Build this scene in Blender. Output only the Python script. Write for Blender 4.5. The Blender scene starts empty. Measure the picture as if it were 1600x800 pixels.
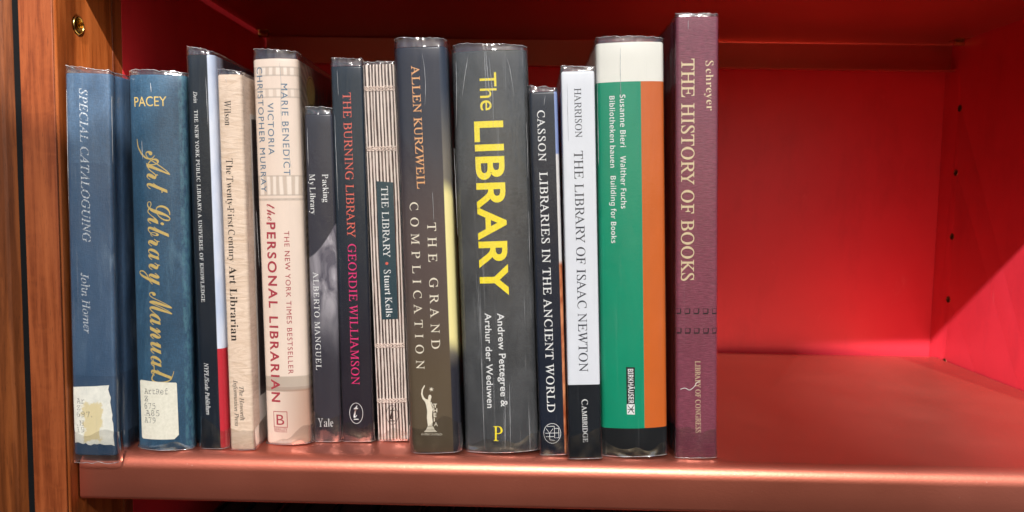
import bpy, bmesh, math, random
from mathutils import Vector, Matrix, noise
C = bpy.context.scene
random.seed(7)

# ------------------------------------------------------------------ camera
CAM = dict(f=1180, loc=(0.0, -0.44, 0.15711), right=(0.999727, 0.017421, 0.015538), up=(-0.01683, 0.076658, 0.996915), fwd=(-0.016176, 0.996905, -0.076931))

cd = bpy.data.cameras.new('camera'); cam = bpy.data.objects.new('camera', cd); C.collection.objects.link(cam)
cd.sensor_width = 36; cd.lens = CAM['f'] / 1600 * 36; cd.clip_start = .01; cd.clip_end = 50
_r, _u, _f = (Vector(CAM[k]) for k in ('right', 'up', 'fwd'))
_m = Matrix((_r, _u, -_f)).transposed().to_4x4(); _m.translation = Vector(CAM['loc']); cam.matrix_world = _m
cd.dof.use_dof = True; cd.dof.focus_distance = .452; cd.dof.aperture_fstop = 13
C.camera = cam
# ------------------------------------------------------------------ light
SUN_EL, SUN_AZ = math.radians(41.0), math.radians(7.0)       # azimuth: how far the sun stands to the right of straight ahead
w = bpy.data.worlds.new('World'); C.world = w; w.use_nodes = True
nt = w.node_tree; sky = nt.nodes.new('ShaderNodeTexSky'); sky.sky_type = 'NISHITA'; sky.sun_disc = False
sky.sun_elevation = SUN_EL; sky.sun_rotation = math.pi - SUN_AZ; sky.dust_density = 2.0
nt.links.new(sky.outputs[0], nt.nodes['Background'].inputs[0]); nt.nodes['Background'].inputs[1].default_value = .075
def aim(o, d):
    o.rotation_euler = Vector(d).to_track_quat('-Z', 'Y').to_euler()
ld = bpy.data.lights.new('sun', 'SUN'); ld.energy = 3.85; ld.angle = math.radians(.6); ld.color = (1, .955, .88)
sun = bpy.data.objects.new('sun', ld); C.collection.objects.link(sun)
aim(sun, (-math.cos(SUN_EL) * math.sin(SUN_AZ), math.cos(SUN_EL) * math.cos(SUN_AZ), -math.sin(SUN_EL))); sun.location = (.3, -2, 2)
def glint(name, loc, target, energy, cone, size, col=(1, .93, .85)):
    # added spots standing in for sunlight off unseen panes, aimed at the side panels
    l = bpy.data.lights.new(name, 'SPOT'); l.energy = energy; l.spot_size = math.radians(cone); l.spot_blend = .25
    l.shadow_soft_size = size; l.color = col
    o = bpy.data.objects.new(name, l); C.collection.objects.link(o); o.location = loc; aim(o, Vector(target) - Vector(loc)); return o
glint('glint_spot', (-1.95, -3.9, 3.39), (.4268, .17, .03), 2900, 3.6, .05, (.94, 1.06, 1.22))
glint('glint_spot', (1.47, -3.2, 3.06), (-.267, .03, .245), 1500, 1.7, .008)
C.view_settings.view_transform = 'Standard'; C.view_settings.look = 'None'; C.view_settings.exposure = 0; C.view_settings.gamma = 1
C.cycles.max_bounces = 8; C.cycles.transparent_max_bounces = 24; C.cycles.caustics_reflective = True
C.cycles.sample_clamp_indirect = 6

BOOKS = {  # k: (x, y, z, width, height, lean, film rise left/right mm, sag, corner radius)
    1: (-0.2533, -0.0062, 0.0004, 0.0257, 0.2240, 0.00659, 4.1, 1.5, 1.0, 1.5),
    2: (-0.2184, 0.0063, 0.0004, 0.0337, 0.2257, -0.00430, 3.0, 1.8, 4.0, 2.0),
    3: (-0.1892, 0.0105, 0.0005, 0.0173, 0.2382, -0.02097, 5.3, 1.8, 0.5, 4.0),
    4: (-0.1709, 0.0093, 0.0005, 0.0145, 0.2267, -0.02233, 3.4, 1.5, 0.8, 1.5),
    5: (-0.1466, 0.0205, 0.0007, 0.0274, 0.2381, -0.02759, 6.4, 4.1, 3.5, 1.8),
    6: (-0.1234, 0.0282, 0.0005, 0.0174, 0.2062, -0.02506, 4.8, 3.8, 1.0, 1.5),
    7: (-0.1041, 0.0294, 0.0006, 0.0197, 0.2357, -0.03004, 5.2, 4.1, 0.8, 1.5),
    8: (-0.0819, 0.0322, 0.0007, 0.0196, 0.2376, -0.04266, 1.5, 1.5, 0.5, 1.0),
    9: (-0.0522, 0.0097, 0.0010, 0.0313, 0.2439, -0.04569, 5.9, 4.2, 1.5, 4.5),
    10: (-0.0116, 0.0122, 0.0013, 0.0446, 0.2426, -0.04588, 4.7, 2.4, 4.0, 3.0),
    11: (0.0204, 0.0119, 0.0007, 0.0167, 0.2194, -0.04992, 3.7, 1.9, 0.3, 1.8),
    12: (0.0390, 0.0062, 0.0007, 0.0193, 0.2306, -0.04227, 3.2, 2.3, 0.3, 1.0),
    13: (0.0699, 0.0104, 0.0011, 0.0399, 0.2482, -0.04018, 3.7, 2.5, 3.5, 2.5),
    14: (0.1072, 0.0116, 0.0007, 0.0249, 0.2637, -0.03210, 1.9, 1.5, 0.6, 2.0),
}
TEXTS = [  # book, part, writing, face, start (u,v) mm, end (u,v) mm, cap height mm, ink, direction
    (1, 'title_lettering', 'SPECIAL CATALOGUING', 'I', (-4.39, 215.3), (-4.28, 127.21), 4.81, 'silver', 'r'),
    (1, 'author_lettering', 'John Horner', 'I', (-5.81, 109.22), (-4.7, 73.38), 4.53, 'silver', 'r'),
    (1, 'call_number', 'Ar', 'M', (-10.01, 31.34), (-5.27, 31.46), 3.09, 'typegrey', 'h'),
    (1, 'call_number', 'Z', 'M', (-10.1, 27.28), (-7.73, 27.35), 3.09, 'typegrey', 'h'),
    (1, 'call_number', '697.', 'M', (-10.19, 23.22), (-0.7, 23.48), 3.09, 'typegrey', 'h'),
    (1, 'call_number', '.H', 'M', (-10.31, 18.0), (-5.56, 18.13), 3.1, 'typegrey', 'h'),
    (1, 'call_number', '19', 'M', (-10.4, 13.93), (-5.64, 14.06), 3.1, 'typegrey', 'h'),
    (2, 'author_lettering', 'PACEY', 'G', (-12.77, 206.97), (7.23, 207.34), 5.6, 'gold', 'h'),
    (2, 'title_lettering', 'Art Library Manual', 'S', (-5.64, 180.99), (-6.1, 43.79), 13.39, 'gold', 'r'),
    (2, 'call_number', 'ArtRef', 'M', (-11.04, 34.43), (4.02, 34.67), 3.36, 'type', 'h'),
    (2, 'call_number', 'Z', 'M', (-11.16, 29.87), (-8.65, 29.91), 3.37, 'type', 'h'),
    (2, 'call_number', '675', 'M', (-11.28, 25.31), (-3.74, 25.43), 3.37, 'type', 'h'),
    (2, 'call_number', '.A85', 'M', (-11.4, 20.94), (-1.34, 21.1), 3.38, 'type', 'h'),
    (2, 'call_number', 'A79', 'M', (-11.52, 16.56), (-3.96, 16.68), 3.38, 'type', 'h'),
    (3, 'author_lettering', 'Dain', 'I', (-4.12, 216.61), (-3.99, 209.87), 2.29, 'white', 'r'),
    (3, 'title_lettering', 'THE NEW YORK PUBLIC LIBRARY: A UNIVERSE OF KNOWLEDGE', 'RB', (-3.96, 205.73), (-3.83, 90.79), 2.11, 'white', 'r'),
    (3, 'publisher_lettering', 'NYPL/Scala Publishers', 'I', (-3.64, 53.45), (-3.45, 21.24), 2.55, 'white', 'r'),
    (4, 'author_lettering', 'Wilson', 'R', (-3.49, 211.49), (-3.45, 196.87), 4.0, 'brownblack', 'r'),
    (4, 'title_lettering', 'The Twenty-First Century', 'R', (-3.58, 177.27), (-3.86, 115.74), 4.03, 'brownblack', 'r'),
    (4, 'title_lettering', 'Art Librarian', 'B', (-3.96, 113.03), (-4.22, 67.46), 4.46, 'brownblack', 'r'),
    (4, 'publisher_lettering', 'The Haworth', 'I', (-0.3, 39.45), (-0.25, 18.38), 2.55, 'brownblack', 'r'),
    (4, 'publisher_lettering', 'Information Press', 'I', (-3.89, 43.42), (-3.72, 14.79), 2.55, 'brownblack', 'r'),
    (5, 'author_lettering', 'MARIE BENEDICT', 'G', (3.14, 222.99), (3.14, 167.86), 3.7, 'steelblue', 'r'),
    (5, 'author_lettering', 'VICTORIA', 'G', (-5.47, 211.63), (-5.84, 180.4), 3.71, 'steelblue', 'r'),
    (5, 'author_lettering', 'CHRISTOPHER MURRAY', 'G', (-11.88, 233.13), (-11.8, 157.91), 3.7, 'steelblue', 'r'),
    (5, 'title_lettering', 'the', 'S', (-7.74, 150.44), (-7.53, 140.24), 5.52, 'rose', 'r'),
    (5, 'title_lettering', 'PERSONAL LIBRARIAN', 'GB', (-8.16, 139.26), (-9.1, 27.02), 5.73, 'rose', 'r'),
    (5, 'title_lettering', 'THE NEW YORK TIMES BESTSELLER', 'G', (2.72, 133.83), (2.39, 44.81), 2.97, 'rose', 'r'),
    (5, 'publisher_lettering', 'BERKLEY', 'G', (-8.16, 8.62), (0.52, 8.56), 1.85, 'rose', 'h'),
    (5, 'publisher_lettering', 'B', 'G', (-6.4, 12.5), (-0.95, 12.46), 6.55, 'rose', 'h'),
    (6, 'title_lettering', 'Packing', 'R', (1.63, 169.39), (1.93, 151.98), 3.59, 'white', 'r'),
    (6, 'title_lettering', 'My Library', 'R', (-6.54, 169.47), (-6.29, 144.5), 3.59, 'white', 'r'),
    (6, 'author_lettering', 'ALBERTO MANGUEL', 'R', (-5.97, 108.48), (-5.79, 46.26), 3.42, 'white', 'r'),
    (6, 'publisher_lettering', 'Yale', 'R', (-5.85, 9.7), (4.17, 9.66), 5.4, 'white', 'h'),
    (7, 'title_lettering', 'THE BURNING LIBRARY', 'R', (-2.75, 219.51), (-2.57, 130.31), 4.95, 'coral', 'r'),
    (7, 'author_lettering', 'GEORDIE WILLIAMSON', 'R', (-2.49, 126.3), (-2.84, 36.81), 5.02, 'pink', 'r'),
    (7, 'publisher_lettering', 't', 'I', (-2.27, 15.69), (0.8, 15.66), 9.13, 'white', 'h'),
    (8, 'title_lettering', 'THE LIBRARY', 'R', (-1.23, 162.48), (-1.49, 117.95), 4.21, 'white', 'r'),
    (8, 'author_lettering', 'Stuart Kells', 'R', (-1.61, 110.06), (-1.39, 80.14), 4.25, 'white', 'r'),
    (8, 'publisher_lettering', 't', 'I', (-1.55, 14.43), (1.53, 14.36), 8.76, 'brownblack', 'h'),
    (9, 'author_lettering', 'ALLEN KURZWEIL', 'RB', (-5.43, 232.91), (-4.71, 160.9), 4.71, 'orange', 'r'),
    (9, 'title_lettering', 'COMPLICATION', 'RW', (-9.62, 153.07), (-9.63, 52.02), 4.97, 'cream', 'r'),
    (9, 'title_lettering', 'THE GRAND', 'RW', (0.42, 140.56), (0.18, 64.33), 5.17, 'cream', 'r'),
    (9, 'publisher_lettering', 'T', 'GB', (-0.23, 28.26), (2.11, 28.2), 2.38, 'cream', 'h'),
    (9, 'publisher_lettering', 'H', 'GB', (-0.22, 25.4), (2.12, 25.35), 2.38, 'cream', 'h'),
    (9, 'publisher_lettering', 'E', 'GB', (-0.21, 22.54), (2.13, 22.49), 2.38, 'cream', 'h'),
    (9, 'publisher_lettering', 'I', 'GB', (-0.2, 19.68), (2.14, 19.62), 2.39, 'cream', 'h'),
    (9, 'publisher_lettering', 'A', 'GB', (-0.2, 16.82), (2.15, 16.76), 2.39, 'cream', 'h'),
    (9, 'publisher_lettering', 'AN IMPRINT OF HYPERION', 'G', (-8.32, 11.16), (4.59, 10.84), 1.36, 'cream', 'h'),
    (10, 'title_lettering', 'The', 'G', (-6.2, 229.58), (-6.18, 207.5), 9.85, 'yellow', 'r'),
    (10, 'title_lettering', 'LIBRARY', 'GX', (-9.82, 201.22), (-9.5, 96.97), 16.74, 'yellow', 'r'),
    (10, 'author_lettering', 'Andrew Pettegree &', 'GM', (-0.16, 86.16), (0.36, 28.48), 4.07, 'white', 'r'),
    (10, 'author_lettering', 'Arthur der Weduwen', 'GM', (-7.72, 86.37), (-8.09, 27.9), 3.88, 'white', 'r'),
    (10, 'publisher_lettering', 'P', 'R', (-5.03, 7.4), (0.67, 7.26), 9.22, 'yellow', 'h'),
    (11, 'author_lettering', 'CASSON', 'RB', (-3.78, 208.55), (-3.78, 178.65), 4.35, 'white', 'r'),
    (11, 'title_lettering', 'LIBRARIES IN THE ANCIENT WORLD', 'RB', (-3.6, 172.21), (-3.32, 26.62), 4.76, 'white', 'r'),
    (12, 'author_lettering', 'HARRISON', 'R', (-2.27, 220.74), (-2.1, 192.3), 3.91, 'ink', 'r'),
    (12, 'title_lettering', 'THE LIBRARY OF ISAAC NEWTON', 'R', (-3.19, 184.53), (-2.63, 53.22), 5.24, 'ink', 'r'),
    (12, 'publisher_lettering', 'C', 'R', (-1.62, 36.42), (-1.49, 32.89), 3.65, 'white', 'r'),
    (12, 'publisher_lettering', 'AMBRIDGE', 'RB', (-1.5, 32.5), (-1.17, 10.07), 2.88, 'white', 'r'),
    (13, 'author_lettering', 'Susanne Bieri', 'SB', (-6.67, 217.85), (-6.72, 187.21), 3.19, 'white', 'r'),
    (13, 'author_lettering', 'Walther Fuchs', 'SB', (-6.79, 181.95), (-6.83, 150.94), 3.21, 'white', 'r'),
    (13, 'title_lettering', 'Bibliotheken bauen', 'SB', (-12.69, 217.27), (-12.75, 175.32), 3.01, 'white', 'r'),
    (13, 'title_lettering', 'Building for Books', 'SB', (-12.63, 170.41), (-12.83, 130.48), 3.03, 'white', 'r'),
    (13, 'publisher_lettering', 'BIRKHÄUSER', 'SC', (-4.1, 54.26), (-3.99, 32.98), 3.28, 'white', 'r'),
    (14, 'author_lettering', 'Schreyer', 'R', (4.74, 238.1), (5.39, 209.19), 4.48, 'palegold', 'r'),
    (14, 'title_lettering', 'THE HISTORY OF BOOKS', 'RB', (-9.26, 239.48), (-9.38, 108.63), 7.47, 'palegold', 'r'),
    (14, 'publisher_lettering', 'LIBRARY OF CONGRESS', 'R', (-1.07, 59.92), (-0.6, 15.7), 3.08, 'palegold', 'r'),
]
MARKS = {
    'label1': [(-12.65, 41.08), (9.3, 42.82), (11.87, 6.98), (-11.69, 7.48)],
    'label2': [(-14.15, 42.88), (9.11, 41.66), (9.69, 6.75), (-13.76, 6.35)],
    'seam1': [(0.63, 172.8), (-2.01, 48.27)],
    'art3': [(4.91, 62.12), (5.83, 32.41)],
    'art6': [(7.86, 128.02), (-2.88, 117.7), (-1.1, 53.62)],
    'label8': [(-4.18, 165.75), (6.4, 164.66), (6.08, 78.73), (-4.3, 78.57)],
    'cords8': [(-1.08, 222.17), (-1.79, 185.24), (1.73, 61.19), (0.74, 25.63)],
    'dot8': [(0.45, 114.06)],
    'ring8': [(-0.01, 16.9), (3.68, 16.82), (0.24, 23.14)],
    'ring7': [(-0.47, 18.37), (3.74, 18.33), (-0.26, 25.0)],
    'ring11': [(-0.8, 13.39), (4.67, 13.23), (-0.6, 19.97)],
    'y9': [(14.25, 147.02), (14.78, 65.9)],
    'g9': [(-1.73, 158.91), (-1.19, 74.15)],
    'logo9': [(-7.48, 42.5), (5.75, 42.16), (-8.63, 13.16), (4.66, 12.83), (-0.97, 39.57)],
    'logo5': [(-8.11, 20.89), (0.94, 20.42), (0.61, 11.02), (-8.25, 11.49)],
    'bands5': [(0.58, 232.94), (0.4, 227.99), (0.11, 219.97), (-0.07, 215.0), (-1.79, 167.54), (-2.22, 155.84), (-0.27, 43.21), (-0.5, 36.72), (-1.45, 9.8)],
    'seal5': [(22.91, 214.29)],
    'b12': [(1.05, 45.35)],
    'b13': [(-21.21, 225.3), (20.03, 225.28), (6.17, 224.55), (5.33, 17.73), (-4.77, 17.53)],
    'box13': [(-5.05, 55.46), (0.16, 55.16), (-0.19, 26.17), (-4.85, 26.26), (-4.96, 32.6)],
    'sq14': [(-11.09, 90.47), (-5.73, 90.4), (-0.36, 90.32), (5.19, 90.24), (10.73, 90.17), (-10.9, 78.61), (-5.52, 78.54), (-0.15, 78.46), (5.41, 78.39), (10.97, 78.31)],
    'scr14': [(-9.92, 42.74), (-7.22, 43.49), (-4.51, 42.28), (-1.81, 44.22), (-0.27, 46.56), (1.65, 47.72)],
    'p10': [(-4.73, 16.62), (0.87, 7.26)],
    'a11': [(10.78, 182.66), (8.89, 117.89)],
    'swash2': [(-11.57, 188.07), (-10.93, 183.57), (-8.74, 179.45), (-5.75, 176.84), (-2.31, 176.5), (-0.35, 178.41)],
    'hook2': [(-4.6, 56.41), (-4.02, 48.55), (-5.71, 43.8), (-1.84, 41.88), (5.24, 43.18), (7.71, 48.73)],
}
CREASE_GLINTS = [
    (5, [(3.78, 235.55), (4.13, 223.35), (3.65, 209.96), (3.49, 194.58)]),
    (5, [(7.33, 181.01), (8.21, 172.46)]),
    (9, [(1.44, 239.71), (2.27, 231.91), (2.59, 220.77), (1.77, 209.62)]),
    (9, [(4.37, 158.73), (4.48, 141.59)]),
    (10, [(-1.97, 242.83), (-1.55, 232.78), (-0.78, 221.56), (-0.07, 208.43)]),
    (10, [(-2.78, 241.37), (-2.74, 230.96), (-2.48, 216.0)]),
    (10, [(-0.23, 238.32), (0.54, 227.12), (1.32, 215.88), (1.09, 197.1)]),
    (10, [(-12.71, 238.74), (-14.99, 227.63), (-16.9, 216.48)]),
    (10, [(9.65, 239.84), (12.01, 230.47), (13.83, 215.47)]),
    (10, [(-23.32, 186.54), (-23.13, 159.91), (-22.95, 133.03)]),
    (10, [(-19.96, 237.12), (-20.19, 220.33), (-21.38, 197.82)]),
    (10, [(-10.79, 58.54), (-10.67, 26.76), (-10.69, 2.72)]),
    (10, [(3.24, 58.16), (2.89, 34.39), (2.29, 2.4)]),
    (10, [(5.87, 42.26), (5.65, 22.36), (5.43, 2.32)]),
    (10, [(20.59, 200.24), (20.92, 185.15), (20.75, 166.19)]),
    (10, [(20.59, 147.11), (20.37, 112.45)]),
    (13, [(-5.93, 244.83), (-6.11, 231.92), (-5.98, 213.37)]),
    (13, [(-19.28, 228.58), (-19.38, 198.79), (-19.36, 176.25)]),
    (7, [(-5.67, 233.15), (-5.38, 217.61)]),
    (7, [(-8.14, 205.95), (-7.97, 174.53), (-7.66, 146.76)]),
    (2, [(-8.16, 186.98), (-7.69, 175.69)]),
    (2, [(-1.56, 220.66), (-1.33, 215.09)]),
    (1, [(-11.81, 214.43), (-12.12, 185.34), (-12.32, 144.86)]),
    (1, [(13.27, 211.31), (13.26, 171.24)]),
    (3, [(3.84, 225.15), (4.27, 195.14)]),
    (14, [(-5.56, 261.45), (-5.55, 256.32)]),
    (11, [(1.21, 216.78), (0.28, 211.21)]),
    (6, [(-6.88, 197.76), (-6.8, 174.21)]),
    (4, [(-2.23, 225.27), (-1.22, 221.54)]),
    (12, [(-6.29, 223.8), (-6.25, 190.56)]),
    (5, [(-15.6, 146.22), (-14.98, 110.71)]),
]

# ------------------------------------------------------------------ helpers
def lin(r, g, b):
    f = lambda c: (c / 255 / 12.92) if c / 255 <= .04045 else ((c / 255 + .055) / 1.055) ** 2.4
    return (f(r), f(g), f(b), 1)
class N:                                     # small wrapper for node trees
    def __init__(s, name):
        s.m = bpy.data.materials.new(name); s.m.use_nodes = True; s.t = s.m.node_tree
        s.b = s.t.nodes['Principled BSDF']; s.out = s.t.nodes['Material Output']
        s.co = s.t.nodes.new('ShaderNodeTexCoord').outputs['Object']
        s.sep = s.t.nodes.new('ShaderNodeSeparateXYZ'); s.t.links.new(s.co, s.sep.inputs[0])
    def new(s, ty, **k):
        n = s.t.nodes.new(ty)
        for a, v in k.items(): setattr(n, a, v)
        return n
    def put(s, inp, v):
        if hasattr(v, 'links'): s.t.links.new(v, inp)
        else: inp.default_value = v
    def math(s, op, a, b=0, clamp=False):
        n = s.new('ShaderNodeMath', operation=op); n.use_clamp = clamp; s.put(n.inputs[0], a); s.put(n.inputs[1], b); return n.outputs[0]
    def mix(s, f, a, b, mode='MIX'):
        n = s.new('ShaderNodeMix', data_type='RGBA', blend_type=mode); s.put(n.inputs[0], f); s.put(n.inputs[6], a); s.put(n.inputs[7], b); return n.outputs[2]
    def noise(s, scale=(1, 1, 1), sc=100, det=4, rough=.55, dist=0):
        mp = s.new('ShaderNodeMapping'); s.put(mp.inputs[0], s.co); mp.inputs['Scale'].default_value = scale
        n = s.new('ShaderNodeTexNoise'); s.put(n.inputs['Vector'], mp.outputs[0]); n.inputs['Scale'].default_value = sc
        n.inputs['Detail'].default_value = det; n.inputs['Roughness'].default_value = rough; n.inputs['Distortion'].default_value = dist
        return n.outputs['Fac']
    def map(s, v, a, b, c=0, d=1, smooth=False):
        n = s.new('ShaderNodeMapRange'); n.clamp = True; n.interpolation_type = 'SMOOTHSTEP' if smooth else 'LINEAR'
        s.put(n.inputs[0], v)
        for i, x in enumerate((a, b, c, d)): s.put(n.inputs[i + 1], x)
        return n.outputs[0]
    def step(s, v, at, soft):
        return s.map(v, at - soft, at + soft, 0, 1, True)
    def box(s, v0=None, v1=None, u0=None, u1=None, w0=None, w1=None, soft=.0002, wob=None):   # mm ranges of u (x), depth w (y), height v (z)
        r = None
        for ax, lo, hi in ((0, u0, u1), (1, w0, w1), (2, v0, v1)):
            cc = s.sep.outputs[ax]
            if wob is not None: cc = s.math('ADD', cc, wob)
            for lim, sg in ((lo, 1), (hi, -1)):
                if lim is None: continue
                q = s.map(cc, lim / 1000 - soft, lim / 1000 + soft, 0, 1, True)
                if sg < 0: q = s.math('SUBTRACT', 1, q)
                r = q if r is None else s.math('MULTIPLY', r, q)
        return r
    def bump(s, h, st=.3, dist=.0005):
        n = s.new('ShaderNodeBump'); s.put(n.inputs['Height'], h); n.inputs['Strength'].default_value = st; n.inputs['Distance'].default_value = dist
        if s.b.inputs['Normal'].links: s.t.links.new(s.b.inputs['Normal'].links[0].from_socket, n.inputs['Normal'])
        s.t.links.new(n.outputs[0], s.b.inputs['Normal'])
    def fin(s, col, rough=.5, metal=0, spec=.35):
        s.put(s.b.inputs['Base Color'], col); s.put(s.b.inputs['Roughness'], rough); s.put(s.b.inputs['Metallic'], metal)
        s.b.inputs['Specular IOR Level'].default_value = spec; return s.m
def plain(name, rgb, rough=.5, metal=0, spec=.5, var=.12, sc=400):
    k = N(name); n = k.noise(sc=sc); c = lin(*rgb)
    d = tuple(x * (1 - var) for x in c[:3]) + (1,); e = tuple(min(1, x * (1 + var)) for x in c[:3]) + (1,)
    return k.fin(k.mix(k.map(n, .3, .7), d, e), rough, metal, spec)

def link(o): C.collection.objects.link(o); return o
def mesh(name, vs, fs, mat, parent=None, smooth=False, label=None):
    me = bpy.data.meshes.new(name); me.from_pydata([tuple(v) for v in vs], [], fs); me.validate(); me.update()
    bm = bmesh.new(); bm.from_mesh(me); bmesh.ops.recalc_face_normals(bm, faces=bm.faces); bm.to_mesh(me); bm.free()
    if smooth:
        for p in me.polygons: p.use_smooth = True
    me.materials.append(mat); o = link(bpy.data.objects.new(name, me))
    if parent: o.parent = parent
    if label: o['label'] = label
    return o
def thing(name, label, cat, loc=(0, 0, 0), rot=(0, 0, 0), group=None):
    o = link(bpy.data.objects.new(name, None)); o.empty_display_size = .02; o.location = loc; o.rotation_euler = rot
    o['label'] = label; o['category'] = cat
    if group: o['group'] = group
    return o
def auto(o, ang=35):
    me = o.data
    for p in me.polygons: p.use_smooth = True
    bm = bmesh.new(); bm.from_mesh(me)
    for e in bm.edges:
        if len(e.link_faces) == 2 and e.calc_face_angle(0) > math.radians(ang): e.smooth = False
    bm.to_mesh(me); bm.free(); return o
def bevel(o, wd, seg=2):
    m = o.modifiers.new('bevel', 'BEVEL'); m.width = wd; m.segments = seg; m.limit_method = 'ANGLE'; return o
def boxmesh(name, a, b, mat, parent=None, bev=.0, **k):
    (x0, y0, z0), (x1, y1, z1) = a, b
    vs = [(x, y, z) for x in (x0, x1) for y in (y0, y1) for z in (z0, z1)]
    fs = [(0, 1, 3, 2), (4, 6, 7, 5), (0, 4, 5, 1), (2, 3, 7, 6), (0, 2, 6, 4), (1, 5, 7, 3)]
    o = mesh(name, vs, fs, mat, parent, **k)
    if bev: bevel(o, bev, 3); auto(o, 60)
    return o
def tube(name, pts, rad, mat, parent=None, seg=6, closed=False):
    vs, fs = [], []; n = len(pts); R = rad if isinstance(rad, (list, tuple)) else [rad] * n
    for i, p in enumerate(pts):
        p = Vector(p); a = Vector(pts[i - 1] if i or closed else pts[0]); b = Vector(pts[(i + 1) % n] if i < n - 1 or closed else pts[-1])
        t = (b - a).normalized(); s1 = t.cross(Vector((.3, .9, .2))).normalized(); s2 = t.cross(s1)
        for j in range(seg):
            an = 2 * math.pi * j / seg; vs.append(p + R[i] * (s1 * math.cos(an) + s2 * math.sin(an)))
    for i in range(n if closed else n - 1):
        for j in range(seg):
            a, b = i * seg, ((i + 1) % n) * seg
            fs.append((a + j, a + (j + 1) % seg, b + (j + 1) % seg, b + j))
    if not closed: fs += [tuple(range(seg))[::-1], tuple((n - 1) * seg + j for j in range(seg))]
    return mesh(name, vs, fs, mat, parent, smooth=True)

# ------------------------------------------------------------------ bookcase materials
def wood_mat(name, dark, mid, light, figure=.0, ax=(1, 1, .05)):
    k = N(name)
    g = k.noise(ax, 260, 5, .62, .4)                    # long grain streaks
    f = k.noise((1, 1, .10), 1500, 3, .7)               # fine pores
    b = k.noise((1, 1, .09), 38, 3, .5, .8)             # broad bands
    v = k.math('ADD', k.math('MULTIPLY', g, .5), k.math('MULTIPLY', b, .5))
    c = k.mix(k.map(v, .36, .52), lin(*dark), lin(*mid)); c = k.mix(k.map(v, .48, .66), c, lin(*light))
    c = k.mix(k.map(f, .58, .70, 0, .45), c, lin(*[x * .55 for x in dark]))
    if figure:
        q = k.noise((1, 1, 1.3), 70, 3, .6, 1.5); c = k.mix(k.map(q, .45, .7, 0, figure), c, lin(*light))
    k.bump(f, .25, .0002); k.bump(g, .15, .0004)
    return k.fin(c, k.map(g, .3, .7, .34, .48), 0, .45)
M_wf = wood_mat('cherry_front', (92, 40, 17), (126, 60, 28), (156, 82, 42), .25)
M_wr = wood_mat('cherry_reveal', (116, 54, 20), (156, 80, 34), (180, 100, 48))
M_wn = wood_mat('cherry_neighbour', (76, 36, 12), (108, 54, 20), (140, 76, 32))
k = N('red_lacquer'); n = k.noise((1, 1, 1), 9, 3); f = k.noise((1, 1, 1), 900, 2)
k.bump(f, .06, .0002)
sf = k.math('MULTIPLY', k.map(k.noise((.5, 1, .3), 70, 5, .75, 2.0), .60, .70), k.map(k.noise((1, 1, 1), 16, 2), .48, .62))
cr_ = k.mix(k.map(n, .3, .7), lin(206, 44, 54), lin(216, 50, 60)); cr_ = k.mix(k.math('MULTIPLY', sf, .22), cr_, lin(236, 110, 104)); cr_ = k.mix(k.math('MULTIPLY', k.map(k.noise((1, 1, .35), 30, 5, .7), .50, .72), .22), cr_, lin(150, 26, 32))
dk = k.map(k.noise(sc=800, det=2), .74, .78); cr_ = k.mix(k.math('MULTIPLY', dk, .35), cr_, lin(230, 150, 140))
M_red = k.fin(cr_, k.math('ADD', .40, k.math('MULTIPLY', sf, .2)), 0, .5)
k = N('copper_leather'); n = k.noise((1, 1, 1), 14, 4); f = k.noise((.6, 1, 1), 700, 3, .6); g = k.noise((.35, 1.6, 1), 120, 3, .6, 1)
sc = k.math('MULTIPLY', k.map(k.noise((.25, 1.0, 1), 90, 5, .7, 2.5), .66, .72), k.map(k.noise((1, 1, 1), 12, 2), .5, .6))
k.bump(f, .16, .0004); k.bump(g, .03, .0005)
c = k.mix(k.map(n, .3, .7), lin(200, 112, 92), lin(206, 118, 98)); c = k.mix(k.math('MULTIPLY', sc, .40), c, lin(235, 160, 132)); du = k.map(k.noise(sc=650, det=2), .73, .77); c = k.mix(k.math('MULTIPLY', du, .5), c, lin(240, 205, 190))
M_shelf = k.fin(c, k.map(n, .3, .7, .39, .43), .90, .5)
k = N('brass'); M_brass = k.fin(k.mix(k.map(k.noise(sc=500), .3, .7), lin(190, 150, 80), lin(225, 195, 120)), .25, 1)
M_bronze = plain('bronze_socket', (120, 70, 40), .45, .7)
M_dark = plain('socket_hollow', (16, 9, 7), .8)
M_gap = plain('gap_shade', (10, 12, 15), .7, 0, .15)

# ------------------------------------------------------------------ bookcase
XL, XR, YB, ZU = -.267, .4268, .3412, .3187            # side faces, back, rise of the upper shelf
case = thing('bookcase', 'cherry wood bookcase bay with red lacquered side and back panels behind the books', 'bookcase', (0, 0, -.2))
def cb(name, a, b, mat, bev=0, **k):
    o = boxmesh(name, tuple(Vector(a) + Vector((0, 0, .2))), tuple(Vector(b) + Vector((0, 0, .2))), mat, case, bev, **k); return o
Z0, Z1 = -.345, .62
cb('post', (-.2872, -.010, Z0), (XL - .0002, .0500, Z1), M_wr, .0022)
cb('post_front', (-.2869, -.0112, Z0), (-.2675, -.0102, Z1), M_wf, .0008, label='lighter cherry facing on the front of the post')
cb('post_edging', (-.2872, .0502, Z0), (XL + .0001, .0617, Z1), M_wf, .0004)
cb('side_panel', (-.2872, .062, Z0), (XL, YB + .02, Z1), M_red, .0005)
rp = cb('side_panel', (XR, .0, Z0), (XR + .019, YB + .02, Z1), M_red, .0005)
cb('post_front', (XR + .0001, -.0115, Z0), (XR + .02, -.0005, Z1), M_wf, .0008)
cb('back_panel', (XL + .0003, YB + .0085, Z0), (XR - .0003, YB + .015, Z1), M_red)
cb('top_board', (-.287, .0, Z1), (XR + .019, YB + .012, Z1 + .019), M_wr)
cb('base_board', (-.287, .0, Z0 - .019), (XR + .019, YB + .012, Z0), M_wr)
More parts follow.
